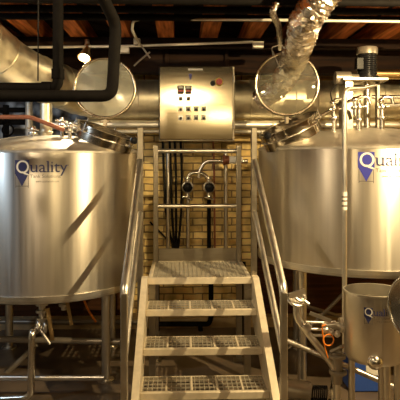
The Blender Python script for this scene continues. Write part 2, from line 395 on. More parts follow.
# ---------------------------------------------------------------- lettering
def wrap(vs, cx, cy, R, a0, z0):
    """u runs to the right as seen from the camera side; a0 = angle at u=0 (measured from -Y towards +X)"""
    out = []
    for v in vs:
        a = a0+v.x/R; out.append(Vector((cx+R*math.sin(a), cy-R*math.cos(a), z0+v.y)))
    return out
def face_angle(cx, cy, R, px):
    best = None
    for i in range(-900, 901):
        a = i/1000; x = cx+R*math.sin(a); y = cy-R*math.cos(a)
        d = y*math.cos(TH)+x*math.sin(TH); q = 200+F*(x*math.cos(TH)-y*math.sin(TH))/d
        if best is None or abs(q-px) < best[0]: best = (abs(q-px), a)
    return best[1]
def logo(parent, cx, cy, R, a0, z0, S, blue, dark):
    """square emblem with a big Q ring and a cone on legs, then the word; S = emblem width; z0 = top"""
    def put(name, polys, m, dr):
        b = MB()
        for vs, fs in polys: b.add(wrap([Vector((v[0], v[1], 0)) for v in vs], cx, cy, R+dr, a0, z0), fs)
        return b.build(name, m, parent)
    def quadgrid(x0, x1, y0, y1, n=6):
        vs = []; fs = []
        for i in range(n+1): vs += [(x0+(x1-x0)*i/n, y0), (x0+(x1-x0)*i/n, y1)]
        for i in range(n): fs.append((2*i, 2*i+2, 2*i+3, 2*i+1))
        return vs, fs
    def ring(cx_, cy_, ro, ri, n=28, sx=1):
        vs = []; fs = []
        for k in range(n):
            t = 2*math.pi*k/n; vs += [(cx_+ro*sx*math.cos(t), cy_+ro*math.sin(t)), (cx_+(ri*sx)*.95*math.cos(t), cy_+ri*math.sin(t))]
        for k in range(n): j = (k+1) % n; fs.append((2*k, 2*j, 2*j+1, 2*k+1))
        return vs, fs
    e = put('emblem', [quadgrid(0, S, -S, 0), ([(.04*S, -S), (.12*S, -S), (.5*S, -1.75*S), (.88*S, -S), (.96*S, -S), (.5*S, -1.86*S)], [(0, 5, 2, 1), (5, 4, 3, 2)]),
                       ([(.12*S, -1.0*S), (.88*S, -1.0*S), (.5*S, -1.78*S)], [(0, 2, 1)])], blue, .0015)
    put('emblem_frame', [quadgrid(.04*S, .08*S, -1.95*S, -S, 1), quadgrid(.92*S, .96*S, -1.95*S, -S, 1), quadgrid(.04*S, .96*S, -1.86*S, -1.82*S)], M['grey_vinyl'], .0012)
    tail = ([(.50*S, -.78*S), (.62*S, -.84*S), (1.02*S, -1.02*S), (.92*S, -1.08*S), (.62*S, -.98*S)], [(0, 1, 4), (1, 2, 3, 4)])
    put('letter_ring', [ring(.55*S, -.48*S, .46*S, .34*S, sx=.98), tail], M['ring'], .003)
    # the word
    H = .92*S
    vs, fs = text_mesh('uality', 1.16*S)
    xs = max(v.x for v in vs)
    polys = [([(S*1.03+v.x*(2.62*S/xs), -.86*S+v.y) for v in vs], fs)]
    kx = 2.62*S/xs; word = 'uality'; xh = max(v.y for v in text_mesh('x', 1.16*S)[0]); ch = max(v.y for v in text_mesh('l', 1.16*S)[0])
    def span(i):
        r = max(v.x for v in text_mesh(word[:i+1], 1.16*S)[0]); g = [v.x for v in text_mesh(word[i], 1.16*S)[0]]
        return S*1.03+(r-(max(g)-min(g)))*kx, S*1.03+r*kx
    def serif(xc, yt, wd): polys.append(quadgrid(xc-wd/2, xc+wd/2, yt-.05*S, yt, 1))
    base = -.86*S
    for i, chh in enumerate(word):
        l, r = span(i)
        if chh == 'u': serif(l+.01*S, base+xh, .14*S); serif(r-.07*S, base+xh, .14*S); serif(r+.02*S, base+.05*S, .12*S)
        if chh == 'a': serif(r+.02*S, base+.05*S, .1*S)
        if chh == 'l': serif(l, base+ch, .12*S); serif((l+r)/2, base+.05*S, .24*S)
        if chh == 'i': serif(l, base+xh, .12*S); serif((l+r)/2, base+.05*S, .24*S)
        if chh == 'y': serif(l+.03*S, base+xh, .2*S); serif(r-.03*S, base+xh, .2*S)
    put('lettering', polys, dark, .0022)
    v1, f1 = text_mesh('Tank Solutions', .34*S); x1 = max(v.x for v in v1)
    v2, f2 = text_mesh('www.qualitytank.com', .22*S); x2 = max(v.x for v in v2)
    put('small_lettering', [([(1.06*S+v.x*2.1*S/x1, -1.26*S+v.y) for v in v1], f1), ([(1.45*S+v.x*1.6*S/x2, -1.58*S+v.y) for v in v2], f2)], M['grey_vinyl'], .0018)

# ---------------------------------------------------------------- tanks
def tank(name, label, px, Dc, R, zb, zr, ztop, legs):
    c = P(px, 160, Dc); cx, cy = c.x, c.y
    t = thing(name, label, 'tank', (cx, cy, 0))
    b = MB(); b.lathe([(R-.001, zb+.03), (R, zb+.032), (R, zr-.012), (R-.001, zr-.01)], (cx, cy, 0), seg=128); sh = b.build('shell', M['tank'], t)
    sh['_base'] = t['_base']
    b = MB(); b.lathe([(0, zb-.04), (R*.5, zb-.03), (R*.9, zb-.008), (R-.012, zb+.004), (R+.003, zb+.012), (R+.003, zb+.03), (R-.002, zb+.031)], (cx, cy, 0), seg=128); b.build('tank_bottom', M['steel'], t)
    b = MB(); b.lathe([(R, zb+.03), (R+.004, zb+.031), (R+.004, zb+.062), (R, zb+.063)], (cx, cy, 0), seg=128); b.build('base_band', M['rail'], t)
    h = ztop-zr
    prof = [(R-.002, zr-.012), (R+.003, zr-.01), (R+.004, zr+.004), (R-.006, zr+.014), (R-.03, zr+.026)]
    for k in range(1, 15):
        u = k/14; rr = (R-.03)*(1-u); prof.append((rr, zr+.026+(h-.026)*(1-(rr/(R-.03))**2)**.9))
    b = MB(); b.lathe(prof, (cx, cy, 0), seg=128); b.build('dome', M['dome'], t)
    for (lx, ly) in legs:
        b = MB(); b.cyl((lx, ly, .012), (lx, ly, zb+.0), .036, 24); b.lathe([(0, 0), (.07, 0), (.07, .012), (.04, .016), (0, .016)], (lx, ly, 0), seg=24)
        b.build('leg', M['steel'], t)
    return t, cx, cy
def manway(t, top, ax, dia, ht, lidc, lidr, glassm, knob_side, lidn, foggy):
    ax = Vector(ax).normalized(); top = Vector(top); r = dia/2
    b = MB(); b.lathe([(r, -ht-.02), (r, -.02), (r+.012, -.018), (r+.012, 0), (r-.012, 0), (r-.014, -ht-.01)], top, ax, 64)
    col = b.build('manway_collar', M['collar'], t)
    b = MB(); b.torus(top-ax*ht*.55, ax, r+.004, .007, 64); b.build('collar_band', M['polish'], col)
    # hinge
    n = Vector(lidn).normalized()
    # lid: ring, glass disc, handle
    b = MB(); b.torus(lidc, n, lidr-.01, .013, 72, 10); ring = b.build('manway_lid', M['lid_ring'], t)
    b = MB(); rr = lidr-.012
    b.lathe([(0, .022), (rr*.5, .018), (rr, .0), (rr, -.005), (rr*.5, .013), (0, .017)], lidc, -n if n.y > 0 else n, 64)
    b.build('lid_glass', glassm, ring)
    up = Vector((0, 0, 1)); side = up.cross(n).normalized()
    if not foggy:
        p = lidc+up*(lidr+.0)-side*0+Vector((-.10, 0, -.02))
        b = MB(); b.tube([p+Vector((-.015, 0, -.02)), p+Vector((-.03, -.02, .05)), p+Vector((.055, -.03, .075)), p+Vector((.085, -.02, -.0)), p+Vector((.06, -.02, -.1)), p+Vector((.03, -.02, -.11)), p+Vector((-.02, -.02, .02))], .005, 8, .012)
        b.build('lid_handle', M['polish'], ring)
    hb = lidc-up*(lidr)
    b = MB(); b.bbox((hb.x-.016, hb.y-.01, hb.z-.06), (hb.x+.016, hb.y+.02, hb.z+.01)); b.cyl((hb.x-.04, hb.y+.005, hb.z-.02), (hb.x+.04, hb.y+.005, hb.z-.02), .010)
    b.build('hinge', M['lid_ring'], t)
    # clamp bolts with black knobs around the collar front
    sx = ax.cross(Vector((0, 1, 0))).normalized()  # along the visible rim
    for ki, ang in enumerate(knob_side):
        d = (sx*math.cos(ang)+ax.cross(sx)*math.sin(ang)).normalized()
        if d.y > 0.75: pass
        q = top+d*(r+.02)
        b = MB(); b.cyl(q-ax*.06, q+ax*.02, .007, 10); b.cyl(q-ax*.045-d*.02, q-ax*.045+d*.012, .010, 10); bo = b.build('clamp_bolt', M['polish'], t)
        if ki: continue
        b = MB(); b.lathe([(0, 0), (.024, .002), (.03, .012), (.03, .03), (.02, .042), (0, .045)], q+ax*.005+d*.012, (d+ax*.3), 16); b.build('knob', M['black'], bo)
    return col

# left tank
lc = P(50, 160, 4.9)
legsL = []
for a in (-.62, .75, 2.4, 3.9):
    legsL.append((lc.x+.66*math.cos(a), lc.y+.66*math.sin(a)))
lt, LX, LY = tank('brew_kettle', 'large brushed steel tank left of the stairs, whole logo word showing', 50, 4.9, .76, .705, 1.85, 2.0, legsL)
logo(lt, LX, LY, .76, face_angle(LX, LY, .76, 15), EYE+(HY-160)/F*4.2, .105, M['navy'], M['navy'])
axL = Vector((.34, -.10, .93))
manway(lt, P(107, 130, 4.66), axL, .49, .10, P(105, 88, 4.72), .262, M['glass_fog'], (2.6, .25, 1.0, 4.6, 5.6), (0.06, -1, .08), True)
# right tank
rc = P(362, 160, 4.84)
legsR = []
for a in (-.95, .6, 2.2, 3.75):
    legsR.append((rc.x+.75*math.cos(a), rc.y+.75*math.sin(a)))
rt, RX, RY = tank('mash_tun', 'large brushed steel tank right of the stairs with a black mixer motor on top', 362, 4.84, .89, .935, 1.876, 2.06, legsR)
logo(rt, RX, RY, .89, face_angle(RX, RY, .89, 358), EYE+(HY-152)/F*3.97, .113, M['blue'], M['navy'])
axR = Vector((-.42, -.12, .90))
manway(rt, P(287, 124, 4.58), axR, .49, .12, P(287, 84, 4.62), .268, M['glass'], (.75, 2.8, 1.2, 4.7, 5.5), (-.05, -1, .06), False)

def tri_clamp(b, p, ax, r): b.lathe([(r, -.012), (r*1.55, -.010), (r*1.62, 0), (r*1.55, .010), (r, .012)], p, ax, 20)
# mixer drive on the right tank
mc = P(367, 78, 4.84)
b = MB(); b.bbox((mc.x-.25, mc.y-.14, mc.z-.04), (mc.x+.14, mc.y+.14, mc.z-.012)); br = b.build('mixer_bracket', M['sanded'], rt)
b = MB(); b.bbox((mc.x-.22, mc.y-.10, 2.03), (mc.x-.15, mc.y+.10, mc.z-.04)); b.build('bracket_leg', M['sanded'], br)
b = MB(); b.bbox((mc.x+.08, mc.y-.02, 2.0), (mc.x+.11, mc.y+.03, mc.z-.04)); b.build('bracket_leg', M['sanded'], br)
b = MB(); b.lathe([(0, -.012), (.10, -.012), (.10, .01), (.078, .014), (.078, .03), (.085, .032)]+[p for k in range(9) for p in ((.085, .04+k*.018), (.078, .046+k*.018), (.078, .052+k*.018))]+[(.086, .205), (.0, .205)], mc, seg=32); mo = b.build('mixer_motor', M['black'], rt)
b = MB(); b.lathe([(.084, .200), (.090, .203), (.090, .25), (.084, .262), (.03, .27), (0, .27)], mc, seg=32); b.build('fan_cover', M['stain'], mo)
b = MB(); b.bbox((mc.x-.12, mc.y-.10, mc.z+.06), (mc.x-.06, mc.y-.03, mc.z+.16)); b.build('terminal_box', M['black'], mo)
b = MB(); g = P(342, 78, 4.8); b.cyl(g+Vector((-.06, 0, .0)), g+Vector((.07, 0, .0)), .055, 28); b.cyl(g+Vector((.07, 0, 0)), g+Vector((.14, 0, 0)), .035, 20); b.build('gearbox', M['stain'], rt)
b = MB(); b.cyl((mc.x, mc.y, 2.0), (mc.x, mc.y, mc.z-.04), .028); b.build('mixer_shaft', M['polish'], rt)
b = MB(); b.tube([P(337, 84, 4.7), P(330, 92, 4.7), P(333, 105, 4.7), P(340, 104, 4.7)], .006, 8, .03); b.build('cable', M['rubber'], rt)
# fittings on the right dome
for (px, py, D, s) in ((359, 124, 4.45, 1.0), (382, 122, 4.45, .9), (334, 122, 4.5, .8)):
    p = P(px, py, D); zt = p.z+.16*s
    b = MB(); b.cyl((p.x, p.y, p.z-.08), (p.x, p.y, zt), .02*s+.003, 16)
    tri_clamp(b, Vector((p.x, p.y, p.z+.03)), (0, 0, 1), .025); tri_clamp(b, Vector((p.x, p.y, zt-.03)), (0, 0, 1), .025)
    b.cyl((p.x-.04, p.y-.02, zt-.03), (p.x+.05, p.y-.02, zt-.02), .009, 10)
    fo = b.build('dome_fitting', M['polish'], rt)
    b = MB(); b.tube([(p.x, p.y, zt), (p.x+.0, p.y, zt+.05), (p.x+.07, p.y-.01, zt+.06), (p.x+.085, p.y-.01, zt-.0)], .014, 12, .05); b.ball((p.x-.02, p.y-.03, zt+.02), .025); b.build('elbow', M['polish'], fo)
b = MB(); q = P(355, 100, 4.3); b.cyl(q+Vector((-.07, 0, -.02)), q+Vector((.05, 0, .03)), .013); b.cyl(q+Vector((0, 0, -.12)), q+Vector((0, 0, .02)), .017); b.ball(q, .028); tri_clamp(b, q+Vector((0, 0, -.06)), (0, 0, 1), .02)
b.build('sample_valve', M['polish'], rt)
# fill tube in front of the right tank
b = MB(); b.tube([P(344.5, 352, 3.78), P(344.5, 89, 3.78), P(362, 88.5, 4.0), P(362, 88.5, 4.02)], .0165, 18, .07)
b.tube([P(361, 88.5, 4.0), P(377, 85, 4.2)], lambda t: .0165-.009*t, 14)
tb = b.build('cleaning_tube', M['rail'], None); tag(tb, 'tall thin steel tube standing in front of the right tank, hooked over its dome', 'pipe')
tri = MB(); tri.cyl(P(344.5, 192, 3.78), P(344.5, 210, 3.78), .0178, 18); tb2 = tri.build('sticker', M['white'], tb)
for yy in (196, 200, 205):
    tri = MB(); tri.cyl(P(344.5, yy, 3.78), P(344.5, yy+1.6, 3.78), .0181, 18); tri.build('sticker_print', M['grey_vinyl'], tb2)

# left tank: vent stack, fittings, outlet
vp = P(52, 136, 4.75)
b = MB(); b.cyl((vp.x-.05, vp.y, 1.95), (vp.x-.05, vp.y, 2.26), .05, 28); b.torus((vp.x-.05, vp.y, 2.02), (0, 0, 1), .052, .008, 28); b.build('vent_stack', M['galv'], lt)
for (px, py, s) in ((62, 136, 1.0), (70, 137, .7), (33, 138, .6)):
    p = P(px, py, 4.6); zt = p.z+.13*s
    b = MB(); b.cyl((p.x, p.y, p.z-.08), (p.x, p.y, zt), .016, 16); tri_clamp(b, Vector((p.x, p.y, zt-.04)), (0, 0, 1), .024); b.cyl((p.x-.05, p.y-.01, zt), (p.x+.05, p.y-.01, zt-.015), .010, 10); b.ball((p.x, p.y, zt), .023)
    b.cyl((p.x-.03, p.y-.02, zt-.05), (p.x+.03, p.y-.02, zt-.05), .008, 10)
    b.build('dome_fitting', M['polish'], lt)
o = P(42, 306, 4.35); b = MB()
b.cyl((o.x, o.y, .70), (o.x, o.y, .50), .026, 20)
for z in (.665, .61, .555, .51): tri_clamp(b, Vector((o.x, o.y, z)), (0, 0, 1), .030)
ov = b.build('outlet_valve', M['steel'], lt)
b = MB(); b.beam((o.x+.05, o.y-.03, .64), (o.x+.095, o.y-.06, .40), .03, .008, (0, 1, 0)); b.cyl((o.x, o.y, .62), (o.x+.06, o.y-.035, .63), .010, 10); b.build('valve_lever', M['brass'], ov)
o2 = P(64, 300, 4.5); b = MB(); b.cyl((o2.x, o2.y, .71), (o2.x, o2.y, .58), .022, 20); tri_clamp(b, Vector((o2.x, o2.y, .62)), (0, 0, 1), .026)
ov2 = b.build('outlet_valve', M['steel'], lt)
b = MB(); b.beam((o2.x+.03, o2.y-.03, .66), (o2.x+.07, o2.y-.05, .47), .026, .008, (0, 1, 0)); b.build('valve_lever', M['brass'], ov2)

# pipes under the left tank
def pipe(name, pts, r, m, label, cat='pipe', fil=None, group=None):
    b = MB(); b.tube(pts, r, 16, fil); o = b.build(name, m); tag(o, label, cat, group); return o
pp = pipe('drain_pipe', [(o.x, o.y, .50), (o.x, o.y-.02, .49), (o.x-.03, o.y-.06, .475), P(32, 330, 4.1), P(31, 398, 4.1), P(-30, 401, 4.1)], .026, M['polish'], 'bent shiny pipe dropping from the outlet under the left tank', fil=.07)
b = MB(); q = P(38, 326, 4.2); b.torus(q, (1, .5, .1), .035, .012, 24); b.torus(q+Vector((.05, 0, -.01)), (1, .5, .1), .033, .011, 24); b.cyl(q+Vector((.02, -.02, -.02)), q+Vector((.1, -.05, -.12)), .012); b.build('pipe_clamp', M['steel'], pp)
pipe('suction_pipe', [P(-40, 338, 4.6), P(120, 342, 4.6)], .026, M['stain'], 'thick grey pipe running level behind the left outlet valve')
pipe('floor_pipe', [P(-40, 378, 4.2), P(104, 378, 4.2)], .021, M['steel'], 'level steel pipe low above the floor in front of the left tank leg')
pipe('brace_pipe', [P(2, 378, 4.7), P(36, 345, 4.7)], .022, M['stain'], 'slanting pipe below the left tank, behind the bent drain')
pipe('wall_base_pipe', [P(-40, 322, 5.9), P(140, 322, 5.9)], .025, M['stain'], 'thin level pipe along the dark wall under the left tank')
pipe('low_hose', [P(40, 375, 4.9), P(75, 377, 4.8), P(100, 370, 5.0), P(118, 352, 5.3)], .012, M['rubber'], 'black hose lying on the floor under the left tank', 'hose', .2)
pipe('orange_cord', [P(84, 300, 5.0), P(88, 310, 5.0), P(96, 322, 5.0)], .010, M['orange'], 'short orange cord hanging under the left tank beside its front leg', 'cord', .05)

# ---------------------------------------------------------------- control panel
pc = P(197, 141, 5.5); pw = 76/F*5.5; ph = 75/F*5.5; PXc, PYc, PZ0 = pc.x, pc.y, pc.z
cp = thing('control_panel', 'brushed steel control cabinet with red isolator hanging above the stair platform', 'control panel', (PXc, PYc, PZ0))
b = MB(); b.bbox((PXc-pw/2, PYc+.02, PZ0), (PXc+pw/2, PYc+.16, PZ0+ph), .006); b.build('enclosure', M['sanded'], cp)
b = MB(); b.bbox((PXc-pw/2+.006, PYc, PZ0+.012), (PXc+pw/2-.02, PYc+.02, PZ0+ph-.006), .005); door = b.build('panel_door', M['panel'], cp)
def pp_(px, py): return Vector((PXc+(px-197)/F*5.5, PYc-.001, PZ0+(141-py)/F*5.5))
def box_at(b, px, py, wpx, hpx, th, dz=0):
    c = pp_(px, py); k = 5.5/F/2
    return b.bbox((c.x-wpx*k, c.y-th-dz, c.z-hpx*k), (c.x+wpx*k, c.y-dz, c.z+hpx*k), .0008)
b = MB(); box_at(b, 195.5, 69.5, 15, 1.8, .004); b.build('name_strip', M['white'], cp)
b = MB(); c = pp_(190.3, 77); b.add([c+Vector((-.015, -.002, .03)), c+Vector((.015, -.002, .03)), c+Vector((.012, -.002, 0)), c+Vector((0, -.002, -.03)), c+Vector((-.012, -.002, 0))], [(0, 4, 3, 2, 1)]); b.build('emblem', M['blue'], cp)
for px in (180.7, 188.3):
    b = MB(); box_at(b, px, 90, 6.6, 8.6, .012); d_ = b.build('controller', M['black'], cp)
    b = MB(); box_at(b, px, 87.6, 4.4, 2.2, .001, .012); b.build('display', M['white'], d_)
    b = MB(); box_at(b, px, 91.0, 4.6, 1.8, .001, .012); b.build('red_display', M['red'], d_)
for row, cols in ((99.5, (180.7, 188.3)), (109.7, (180.7, 188.3, 196, 203.7)), (118.5, (180.7, 188.3, 196, 203.7))):
    for px in cols:
        b = MB(); box_at(b, px, row-.8, 4.6, 5.0, .003); bt = b.build('switch', M['white'], cp)
        c = pp_(px, row); b = MB(); b.cyl(c+Vector((0, -.003, 0)), c+Vector((0, -.018, 0)), .014, 16); b.box((c.x-.004, c.y-.03, c.z-.012), (c.x+.004, c.y-.017, c.z+.012)); b.build('switch_knob', M['black'], bt)
c = pp_(219, 82); b = MB(); b.cyl(c, c+Vector((0, -.006, 0)), .040, 28); iso = b.build('isolator_switch', M['yellow'], cp)
b = MB(); b.cyl(c+Vector((0, -.006, 0)), c+Vector((0, -.03, 0)), .031, 28); b.box((c.x-.010, c.y-.05, c.z-.03), (c.x+.010, c.y-.03, c.z+.03)); b.build('rotary_handle', M['red'], iso)
c = pp_(212.7, 83.5); b = MB(); b.cyl(c, c+Vector((0, -.025, 0)), .026, 24); b.build('push_button', M['black'], cp)
for dz in (.12, .58):
    b = MB(); b.cyl((PXc+pw/2-.008, PYc+.004, PZ0+dz), (PXc+pw/2-.008, PYc+.004, PZ0+dz+.07), .008, 12); b.build('hinge', M['polish'], cp)
for sx in (-.3, .3):
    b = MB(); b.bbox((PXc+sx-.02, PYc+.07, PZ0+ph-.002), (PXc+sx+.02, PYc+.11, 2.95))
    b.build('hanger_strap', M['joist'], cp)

# ---------------------------------------------------------------- ducts
def duct(pts, r, rib, seg=40, fil=.3):
    b = MB(); b.tube(pts, r, seg, fil)
    # seam rings
    P_ = [Vector(p) for p in pts]
    for a, c_ in zip(P_[:-1], P_[1:]):
        L = (c_-a).length; n = int(L/rib)
        for i in range(1, n): b.torus(a+(c_-a)*i/n, (c_-a), r+.001, .006, seg, 6)
    return b
yD = 5.92
zD = P(200, 101, yD).z+.01
b = duct([P(-60, 5, 4.2), P(15, 70, 4.95), (P(96, 101, yD).x, yD, zD), (X1-.02, yD, zD)], .212, .22)
o = b.build('spiral_duct', M['galv']); tag(o, 'big round galvanised duct slanting in from upper left and running behind the control panel', 'duct')
zl = zD-.212-.054
pipe('insulated_pipe', [(P(40, 118, 5.75).x, 5.85, zl), (P(430, 118, 5.8).x, 5.85, zl)], .05, M['rail'], 'pale shiny horizontal pipe directly below the big round duct')
pipe('pale_steam_pipe', [(-.9, 5.78, zl-.075), (3.2, 5.78, zl-.075)], .018, M['conduit'], 'slim pale pipe running level just under the thicker shiny pipe')
# crumpled foil flexible duct
def flex(pts, r, name, label):
    pp = [Vector(p) for p in pts]; q = []
    for i in range(len(pp)-1):
        for k in range(14):
            t = k/14
            p0 = pp[max(i-1, 0)]; p1 = pp[i]; p2 = pp[i+1]; p3 = pp[min(i+2, len(pp)-1)]
            q.append(.5*((2*p1)+(p2-p0)*t+(2*p0-5*p1+4*p2-p3)*t*t+(-p0+3*p1-3*p2+p3)*t**3))
    q.append(pp[-1]); n = len(q)
    b = MB(); b.tube(q, lambda t: r*(1+.07*(-1)**int(t*(n-1)+.5)), 26, 0)
    rnd = random.Random(3)
    b.v = [v+Vector((rnd.uniform(-1, 1), rnd.uniform(-1, 1), rnd.uniform(-1, 1)))*r*.09 for v in b.v]
    o = b.build(name, M['foil'], ang=25); tag(o, label, 'duct'); return o
flex([P(352, -40, 3.6), P(324, -4, 3.7), P(306, 20, 3.85), P(300, 42, 4.2), P(291, 66, 4.85), P(279, 86, 5.1), P(262, 98, 5.3)], .103, 'flexible_duct', 'crumpled silver foil duct dropping from the ceiling behind the right glass lid')
flex([P(276, 4, 3.8), P(273, 14, 3.8), P(279, 28, 4.2), P(280, 48, 5.0)], .022, 'foil_hose', 'thin foil-wrapped hose left of the thick foil duct')

# ---------------------------------------------------------------- black iron pipes upper left
pipe('iron_pipe', [P(-30, 96, 3.2), P(112, 96, 3.2), P(116, 24, 3.2), P(98, -12, 3.0)], .034, M['black_pipe'], 'black iron pipe crossing the left lid, turning up to the ceiling by an elbow', fil=.06)
b = MB(); b.tube([P(58, -30, 3.35), P(58, 88, 3.35), P(-30, 88, 3.35)], .032, 18, .05)
for px, py in ((58, 74), (46, 88)): b.cyl(P(px-4, py, 3.35) if py == 88 else P(px, py-5, 3.35), P(px+6, py, 3.35) if py == 88 else P(px, py+5, 3.35), .038)
o = b.build('iron_pipe', M['black_pipe']); tag(o, 'black iron pipe rising straight up at the left, behind the elbowed one', 'pipe')
pipe('hanger_rod', [P(38.5, -30, 3.3), P(38, 81, 3.3)], .004, M['rubber'], 'thin hanging rod beside the straight black pipe at the left', 'rod')
for i, (yy, D, lab) in enumerate(((1, 3.9, 'topmost'), (10, 4.15, 'second from the top'), (18, 4.4, 'lowest'))):
    p = P(200, yy, D); pipe('sprinkler_pipe', [(X0+.02, p.y, p.z), (X1-.02, p.y, p.z)], .026, M['black_pipe'], 'black pipe running level under the ceiling, %s of the three' % lab, group='black ceiling pipes')
pipe('conduit', [P(253, 42, 5.15), P(132, 46, 5.15), P(20, 47.5, 5.15), P(8, 44, 5.15)], .012, M['conduit'], 'pale level conduit carrying the lit spotlight')
pipe('conduit', [P(139, 44, 4.9), P(132, 30, 4.55), P(133, 21, 4.45), P(141, 19, 4.45), P(270, 20, 4.3), P(430, 22, 4.3)], .011, M['conduit'], 'pale conduit above the panel with a curled left end')
b = MB(); c = P(258, 45, 5.2); b.bbox((c.x-.05, c.y-.03, c.z-.03), (c.x+.05, c.y+.03, c.z+.03)); o = b.build('junction_box', M['conduit']); tag(o, 'small pale junction box at the right end of the lower conduit', 'box')
b = MB(); c = P(124, 50, 5.2); b.bbox((c.x-.05, c.y-.03, c.z-.03), (c.x+.05, c.y+.03, c.z+.02)); o = b.build('junction_box', M['conduit']); tag(o, 'small pale junction box right of the elbowed black pipe', 'box')
b = MB(); b.tube([P(136, 38, 5.05), P(143, 48, 5.1), P(150, 58, 5.1)], .008, 8, .03); b.tube([P(150, 52, 5.1), P(138, 62, 5.1), P(134, 66, 5.1)], .008, 8, .03); b.bbox(tuple(P(137, 42, 5.1)-Vector((.03, .03, .03))), tuple(P(137, 42, 5.1)+Vector((.03, .03, .03))))
o = b.build('cable_bundle', M['stain']); tag(o, 'loose crossing cables hanging left above the control panel', 'cable')

# spotlight
sp = thing('spotlight', 'small lit clamp spotlight on the pale conduit above the left lid', 'lamp', tuple(P(86, 48, 5.15)))
a = P(87, 50, 5.15); dirn = (P(80, 70, 5.02)-a).normalized()
b = MB(); b.lathe([(0, -.06), (.028, -.055), (.03, 0), (.045, .04), (.062, .10), (.058, .10), (.04, .04), (0, .03)], a, dirn, 28); b.build('lamp_shade', M['brass'], sp)
b = MB(); b.ball(a+dirn*.075, .040, 20); b.build('bulb', M['bulb'], sp)
b = MB(); b.tube([P(86, 43, 5.18), P(83, 50, 5.16), P(88, 52, 5.15)], .008, 8, .02); b.cyl(P(87, 40, 5.2), P(88, 49, 5.18), .022); b.build('clamp', M['steel'], sp)
spot('lamp_light_spotlight', a+dirn*.16, a+dirn*2, 70, (1, .8, .5), 110, .8, .03)

# pipes at the right behind
pipe('brass_pipe', [P(372, 74, 5.6), P(470, 75, 5.6)], .05, M['brass'], 'thick brass-coloured pipe at the right edge behind the mixer motor')
pipe('twin_pipe', [P(372, 97, 5.1), P(470, 97, 5.1)], .02, M['polish'], 'upper slim pipe behind the right dome fittings')
pipe('twin_pipe', [P(380, 105, 5.1), P(470, 105, 5.1)], .02, M['polish'], 'lower slim pipe behind the right dome fittings')
pipe('steel_tube', [P(300, 128, 4.4), P(328, 112, 4.7), P(352, 94, 5.0)], .014, M['polish'], 'slanting tube rising from the right manway towards the mixer')
pipe('steel_tube', [P(-10, 117, 4.5), P(30, 117, 4.5), P(64, 130, 4.5)], .017, M['copper'], 'bent coppery tube at the left edge, coming down to the left dome')

# ---------------------------------------------------------------- things on the brick wall
wy = 6.17
def wp(px, py, D=6.12): return P(px, py, D)
for i, px in enumerate((164, 171, 176, 182)):
    pts = [wp(px-2, 128), wp(px, 170), wp(px+.5+(i-1.5)*-.8, 215), wp(178-1.5*(3-i), 248), wp(178-1.5*(3-i), 262)]
    pipe('wall_cable', pts, .013, M['rubber'], '%s of the four black cables running down the brick wall' % ('leftmost', 'second from the left', 'third from the left', 'rightmost')[i], 'cable', .3, 'black cables on the brick')
b = MB(); b.tube([wp(168, 153), wp(168, 262)], .022, 16); o = b.build('wall_pipe', M['steel']); tag(o, 'steel pipe standing on the brick wall left of the cables', 'pipe')
b = MB(); b.tube([wp(226, 153, 6.0), wp(226, 262, 6.0)], .024, 16); o = b.build('wall_pipe', M['steel']); tag(o, 'steel pipe standing in front of the brick wall below the white pump fitting', 'pipe')
pipe('wall_pipe', [wp(188, 195), wp(188, 262)], .020, M['steel'], 'steel pipe running down the wall below the left black valve')
pipe('red_pipe', [wp(213, 140), wp(214, 160), wp(215, 262)], .011, M['copper'], 'thin rust-red pipe running down the brick wall behind the right black valve')
pipe('black_wall_pipe', [wp(209, 200), wp(209, 262)], .022, M['black_pipe'], 'short black pipe below the right black valve')
pipe('hose', [wp(150, 222), wp(160, 232), wp(168, 240)], .010, M['rubber'], 'thin black hose slanting at the left foot of the brick wall', 'hose', .1)
mf = thing('valve_manifold', 'curved steel manifold with two round black valves on the brick wall', 'manifold', tuple(wp(207, 190, 5.9)))
b = MB(); b.tube([wp(248, 161, 5.85), wp(205, 161, 5.9), wp(199, 172, 5.9), wp(199, 178, 5.9)], .020, 16, .08)
b.tube([wp(187, 190, 5.9), wp(188, 174, 5.9), wp(198, 172, 5.9), wp(208, 176, 5.9), wp(209, 190, 5.9)], .020, 16, .09)
b.build('manifold_pipe', M['polish'], mf)
for px in (187.5, 209):
    c = wp(px, 187, 5.86); b = MB(); b.lathe([(0, -.06), (.045, -.06), (.062, -.05), (.062, -.01), (.05, 0), (.05, .04), (0, .04)], c, (0, 1, 0), 28); b.cyl(c+Vector((0, .0, -.12)), c+Vector((0, 0, .10)), .026, 16)
    b.cyl(c+Vector((0, .03, -.05)), (c.x, 6.2, c.z-.05), .012)
    v = b.build('valve_body', M['steel'], mf)
    b = MB(); b.lathe([(0, -.085), (.030, -.085), (.046, -.075), (.05, -.02), (0, -.02)], c+Vector((0, -.045, 0)), (0, 1, 0), 24)
    for k in range(6): b.ball(c+Vector((.036*math.cos(k*1.047), -.10, .036*math.sin(k*1.047))), .015, 10)
    b.build('black_knob', M['black'], v)
    b = MB(); tri_clamp(b, c+Vector((0, 0, .09)), (0, 0, 1), .028); b.build('clamp', M['polish'], v)
    b = MB(); tri_clamp(b, c+Vector((0, 0, -.10)), (0, 0, 1), .028); b.cyl(c+Vector((-.05, -.03, -.10)), c+Vector((.05, -.03, -.13)), .010); b.build('clamp', M['polish'], v)
b = MB(); c = wp(229, 160, 5.82); b.cyl(c+Vector((-.05, 0, 0)), c+Vector((.0, 0, 0)), .045, 20); b.torus(c+Vector((-.05, 0, 0)), (1, 0, 0), .045, .014, 20, 8); cpp = b.build('union_joint', M['copper'], mf)
b = MB(); b.cyl(c, c+Vector((.09, 0, 0)), .04, 20); b.cyl(c+Vector((.09, 0, 0)), c+Vector((.14, 0, 0)), .028, 20); b.build('white_fitting', M['white'], mf)
